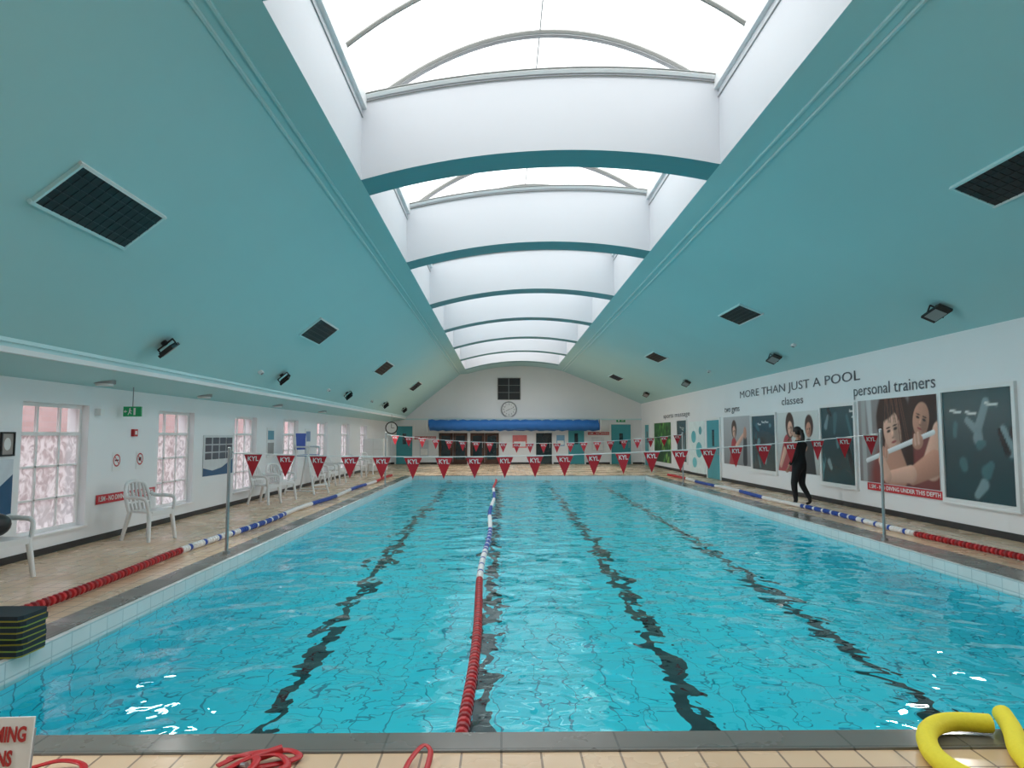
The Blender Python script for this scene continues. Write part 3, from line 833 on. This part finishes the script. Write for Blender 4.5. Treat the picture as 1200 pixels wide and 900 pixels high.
rope('lane_rope', [(-4.28 + .05 * math.sin(i * .5), 5.6 + 21.3 * i / 50, .050) for i in range(51)], deck_col, .046)
rope('lane_rope', [(6.58 + .06 * math.sin(i * .45), 7.0 + 20 * i / 50, .050) for i in range(51)], deck_col, .046)

# ------------------------------------------------------------ plastic chair
def chair(x, y, rot, name='plastic_chair'):
    b = B()
    M = Matrix.Translation((x, y, 0)) @ Matrix.Rotation(rot, 4, 'Z')
    b.prism([(-.22, -.24), (-.18, -.27), (.18, -.27), (.22, -.24), (.20, .19), (-.20, .19)], .03, M_wp, M @ Matrix.Translation((0, 0, .42)))
    b.prism([(-.22, -.26), (.22, -.26), (.22, -.24), (-.22, -.24)], .05, M_wp, M @ Matrix.Translation((0, 0, .38)))
    for sx in (-1, 1):
        b.tube([(sx * .21, -.23, .44), (sx * .25, -.28, 0.0)], [.035, .026], M_wp, n=8, M=M)
        b.tube([(sx * .19, .17, .44), (sx * .24, .27, 0.0)], [.035, .026], M_wp, n=8, M=M)
        b.tube(smooth_path([(sx * .23, -.24, .42), (sx * .27, -.22, .62), (sx * .275, -.05, .655), (sx * .265, .15, .655), (sx * .215, .22, .70)], 5), .028, M_wp, n=8, M=M, flat=.8)
        b.tube(smooth_path([(sx * .20, .18, .43), (sx * .215, .24, .65), (sx * .17, .29, .83), (sx * .08, .31, .875), (0, .312, .885)], 5), .028, M_wp, n=8, M=M)
    for i in range(-2, 3):
        b.tube(smooth_path([(i * .07, .19, .45), (i * .075, .255, .65), (i * .065, .305, .865 - abs(i) * .012)], 4), .030, M_wp, n=6, M=M, flat=.3)
    b.tube([(-.2, .215, .56), (0, .235, .56), (.2, .215, .56)], .02, M_wp, n=6, M=M)
    return b.build(name)
chair(-5.45, 10.75, math.radians(70))
chair(-5.55, 16.2, math.radians(75)); chair(-5.5, 17.2, math.radians(60))
chair(-5.62, 7.75, math.radians(80))
chair(-5.6, 21.8, math.radians(80)); chair(-5.6, 23.2, math.radians(80)); chair(-5.55, 26.5, math.radians(80)); chair(-5.4, 28.3, math.radians(70))
b = B()
b.ell((-5.66, 7.78, .60), (.16, .19, .135), M_black); b.tube(smooth_path([(-5.56, 7.68, .68), (-5.60, 7.73, .80), (-5.68, 7.83, .79), (-5.74, 7.88, .68)], 5), .014, M_black, n=6)
b.build('black_bag')

b = B(); M = Matrix.Translation((-5.35, 19.0, 0)) @ Matrix.Rotation(math.radians(75), 4, 'Z')
for sx in (-1, 1):
    b.tube([(sx * .38, -.45, 0), (sx * .26, -.15, 1.05)], .026, M_wp, n=8, M=M)
    b.tube([(sx * .38, .45, 0), (sx * .26, .2, 1.05), (sx * .26, .25, 1.65)], .026, M_wp, n=8, M=M)
    b.tube([(sx * .37, -.42, .1), (sx * .37, .42, .1)], .02, M_wp, n=8, M=M)
    b.tube([(sx * .27, -.2, 1.28), (sx * .27, .23, 1.28)], .022, M_wp, n=8, M=M)
    b.tube([(sx * .27, -.18, 1.05), (sx * .27, -.2, 1.28)], .02, M_wp, n=8, M=M)
for z in (.25, .5, .75):
    t = z / 1.05; w = .38 - .12 * t; y = -.45 + .3 * t
    b.box(-w, w, y - .05, y + .05, z - .015, z + .015, M_wp, M)
b.box(-.26, .26, -.2, .24, 1.03, 1.07, M_blue, M); b.box(-.26, .26, .22, .26, 1.2, 1.65, M_blue, M)
b.build('lifeguard_chair')

# ------------------------------------------------------------ kickboards
b = B()
for i in range(7):
    z = .013 + i * .042
    poly = []
    for k in range(9): a = math.pi * k / 8; poly.append((.14 * math.cos(a), .10 + .10 * math.sin(a)))
    poly += [(-.14, -.2), (-.11, -.22), (.11, -.22), (.14, -.2)]
    M = Matrix.Translation((-3.67 + random.uniform(-.01, .01), 5.2, z)) @ Matrix.Rotation(math.radians(92 + random.uniform(-4, 4)), 4, 'Z') @ Matrix.Scale(1.1, 4)
    b.prism([(p[0] * .985, p[1] * .985) for p in poly], .010, M_lime if i % 2 else M_olive, M)
    b.prism(poly, .0275, M_darkfoam, M @ Matrix.Translation((0, 0, .010)))
b.build('kickboard_stack')

# ------------------------------------------------------------ foreground deck items
b = B()
pts = smooth_path([(2.60, 3.72, .07), (2.38, 3.74, .07), (2.2, 3.62, .064), (2.10, 3.40, .05), (2.12, 3.18, .05), (2.28, 3.06, .05), (2.44, 3.18, .05), (2.53, 3.42, .06), (2.66, 3.64, .068), (2.74, 3.82, .08)], 8)
b.tube(pts, .048, M_yellow, n=14)
b.build('foam_noodle')
b = B()
def strap(pts, w=.02):
    b.tube(smooth_path(pts, 6), w, M_red, n=8, flat=.35)
strap([(-1.36, 3.42, .02), (-1.28, 3.50, .03), (-1.15, 3.5, .05), (-1.05, 3.55, .03), (-1.0, 3.5, .02), (-1.12, 3.42, .02), (-1.3, 3.36, .03)])
strap([(-1.3, 3.34, .03), (-1.2, 3.42, .06), (-1.08, 3.46, .05), (-1.02, 3.38, .03), (-1.15, 3.3, .02), (-1.28, 3.3, .02)])
strap([(-1.34, 3.5, .02), (-1.24, 3.46, .05), (-1.16, 3.38, .06), (-1.2, 3.25, .03)])
b.cyl((-1.2, 3.42, .05), (-1.08, 3.5, .06), .022, M_red); b.cyl((-1.27, 3.4, .03), (-1.2, 3.36, .05), .012, M_steel)
b.build('rescue_strap')
b = B()
strap([(-.46, 3.3, .02), (-.44, 3.42, .04), (-.39, 3.53, .06), (-.35, 3.5, .05), (-.35, 3.4, .03), (-.36, 3.28, .02)], .014)
b.build('red_cord')
b = B()
strap([(-2.25, 3.4, .02), (-2.12, 3.44, .04), (-2.0, 3.42, .03), (-1.98, 3.34, .02), (-2.1, 3.3, .02)], .018)
b.build('red_strap')
b = B()
M = Matrix.Translation((-2.37, 3.2, 0)) @ Matrix.Rotation(math.radians(3), 4, 'Z') @ Matrix.Rotation(math.radians(82), 4, 'X')
b.box(-.24, .24, 0.0, .32, -.012, .0, M_wp, M)
SXX = Matrix.Scale(.62, 4, (1, 0, 0))
b.mesh(text_mesh('SWIMMING', .088, 'RIGHT', .003), M_textred, M @ Matrix.Translation((.215, .245, .002)) @ SXX)
b.mesh(text_mesh('LESSONS', .088, 'RIGHT', .003), M_textred, M @ Matrix.Translation((.165, .145, .002)) @ SXX)
b.box(-.2, -.16, -.002, .25, -.10, -.012, M_grey, M); b.box(.16, .2, -.002, .25, -.10, -.012, M_grey, M)
b.build('swimming_lessons_sign', bevel=.004)

# ------------------------------------------------------------ person
def skin_mesh(verts, edges, root, sub=2):
    me = bpy.data.meshes.new('sk'); me.from_pydata([v[0] for v in verts], edges, []); me.update()
    ob = bpy.data.objects.new('sk', me); scene.collection.objects.link(ob)
    md = ob.modifiers.new('Skin', 'SKIN'); md.use_smooth_shade = True
    for i, v in enumerate(verts):
        r = v[1]; r = r if isinstance(r, tuple) else (r, r)
        me.skin_vertices[0].data[i].radius = r
        me.skin_vertices[0].data[i].use_root = (i == root)
    s = ob.modifiers.new('Sub', 'SUBSURF'); s.levels = sub; s.render_levels = sub
    dg = bpy.context.evaluated_depsgraph_get(); dg.update()
    out = bpy.data.meshes.new_from_object(ob.evaluated_get(dg))
    bpy.data.objects.remove(ob)
    return out
V = [((0, 0, .95), (.185, .14)), ((0, .01, 1.10), (.155, .12)), ((0, .0, 1.27), (.185, .135)), ((0, -.01, 1.40), (.15, .10)), ((0, .01, 1.49), .055), ((0, .025, 1.56), .05),
     ((-.18, -.01, 1.39), .075), ((-.25, -.05, 1.14), .056), ((-.22, .10, .93), .034), ((-.215, .14, .88), .028),
     ((.18, -.01, 1.39), .075), ((.26, .09, 1.17), .056), ((.12, .26, 1.32), .034), ((.095, .285, 1.37), .028),
     ((-.10, .0, .86), .115), ((-.10, .09, .49), .076), ((-.10, .05, .10), .048), ((-.10, .09, .045), .042), ((-.10, .20, .03), .032),
     ((.10, .0, .86), .115), ((.10, .02, .48), .076), ((.10, -.17, .15), .048), ((.10, -.17, .07), .040), ((.10, -.07, .028), .030)]
E = [(0, 1), (1, 2), (2, 3), (3, 4), (4, 5), (3, 6), (6, 7), (7, 8), (8, 9), (3, 10), (10, 11), (11, 12), (12, 13), (0, 14), (14, 15), (15, 16), (16, 17), (17, 18), (0, 19), (19, 20), (20, 21), (21, 22), (22, 23)]
body = skin_mesh(V, E, 0)
b = B()
M = Matrix.Translation((6.85, 15.7, 0)) @ Matrix.Rotation(math.radians(40), 4, 'Z') @ Matrix.Scale(1.12, 4, (1, 0, 0))
wr = [Vector((-.217, .12, .90)), Vector((.107, .273, 1.345))]
fs_c, fs_s, fs_w = [], [], []
for p in body.polygons:
    c = p.center
    if c.z > 1.485 or min((c - w).length for w in wr) < .055: fs_s.append(tuple(p.vertices))
    elif c.z < .075: fs_w.append(tuple(p.vertices))
    else: fs_c.append(tuple(p.vertices))
vs = [v.co.copy() for v in body.vertices]
for fl, mm in ((fs_s, M_skin), (fs_c, M_cloth), (fs_w, M_black)): b.add(vs, fl, mm, M, True)
def hand(o, d, side, n):
    d = Vector(d).normalized(); n = Vector(n).normalized(); s_ = d.cross(n).normalized() * side
    o = Vector(o)
    vv = [(o, (.022, .016)), (o + d * .05, (.033, .015)), (o + d * .085, (.034, .013))]
    ee = [(0, 1), (1, 2)]
    m1 = skin_mesh(vv, ee, 0, 1); b.mesh(m1, M_skin, M, True)
    for k, L in enumerate((.07, .08, .075, .058)):
        base = o + d * .085 + s_ * (.025 - .017 * k)
        q = [(base, .0085), (base + d * L * .45 + n * .008, .008), (base + d * L * .75 + n * .026, .0075), (base + d * L * .9 + n * .045, .0065)]
        b.mesh(skin_mesh(q, [(0, 1), (1, 2), (2, 3)], 0, 1), M_skin, M, True)
    q = [(o + d * .03 + s_ * .02, .011), (o + d * .06 + s_ * .048, .010), (o + d * .095 + s_ * .055 + n * .015, .008)]
    b.mesh(skin_mesh(q, [(0, 1), (1, 2)], 0, 1), M_skin, M, True)
hand((-.215, .135, .885), (.05, .35, -.9), 1, (.6, .5, .1))
hand((.095, .285, 1.37), (-.3, .1, .9), 1, (-.3, -.9, 0))
hc = Vector((0, .05, 1.665))
b.ell(hc, (.078, .098, .12), M_skin, M, 24, 16)
b.ell(hc + Vector((0, .035, -.065)), (.05, .054, .052), M_skin, M)
b.ell(hc + Vector((0, .102, -.012)), (.012, .018, .022), M_skin, M)
for s_ in (-1, 1):
    b.ell(hc + Vector((s_ * .028, .087, .008)), (.013, .010, .008), M_wp, M); b.ell(hc + Vector((s_ * .028, .094, .008)), (.006, .006, .006), M_black, M)
    b.ell(hc + Vector((s_ * .028, .092, .027)), (.018, .008, .004), M_hair, M)
    b.ell(hc + Vector((s_ * .078, .0, -.005)), (.010, .018, .028), M_skin, M)
b.ell(hc + Vector((0, .09, -.055)), (.022, .010, .007), mat('lips', (.4, .12, .1), .5), M)
b.ell(hc + Vector((0, -.022, .028)), (.09, .102, .113), M_hair, M, 24, 16)
b.ell(hc + Vector((0, -.12, .02)), (.05, .045, .055), M_hair, M)
b.tube(smooth_path([hc + Vector((0, -.12, .0)), hc + Vector((0, -.15, -.1)), hc + Vector((0, -.13, -.24))], 4), [.045] * 8 + [.015], M_hair, n=10, M=M)
b.build('walking_person')

# ------------------------------------------------------------ lighting
w = bpy.data.worlds.new('World'); scene.world = w; w.use_nodes = True
nt = w.node_tree
bg = nt.nodes['Background']; bg.inputs[0].default_value = (0.96, 0.98, 1.0, 1); bg.inputs[1].default_value = 4.3
for p in LAMPS:
    l = bpy.data.lights.new('flood_lamp', 'SPOT'); l.energy = 340; l.spot_size = math.radians(130); l.spot_blend = 1.0
    l.shadow_soft_size = .2; l.color = (1.0, .97, .94)
    o = bpy.data.objects.new('flood_lamp', l); scene.collection.objects.link(o)
    o.location = p
    d = Vector((1 if p.x < 0 else -1, 0, -.42 if p.x < 0 else -.55))
    o.rotation_euler = d.to_track_quat('-Z', 'Y').to_euler()

# ------------------------------------------------------------ camera
cam = bpy.data.cameras.new('Camera'); co = bpy.data.objects.new('Camera', cam); scene.collection.objects.link(co)
cam.sensor_width = 36; cam.lens = 800 / 1200 * 36; cam.clip_start = .05; cam.clip_end = 300
co.location = (0, 0, 1.6)
pitch = math.atan(60 / 800); yaw = math.atan(12 / 800)
co.rotation_euler = (math.pi / 2 + pitch, 0, -yaw)
scene.camera = co
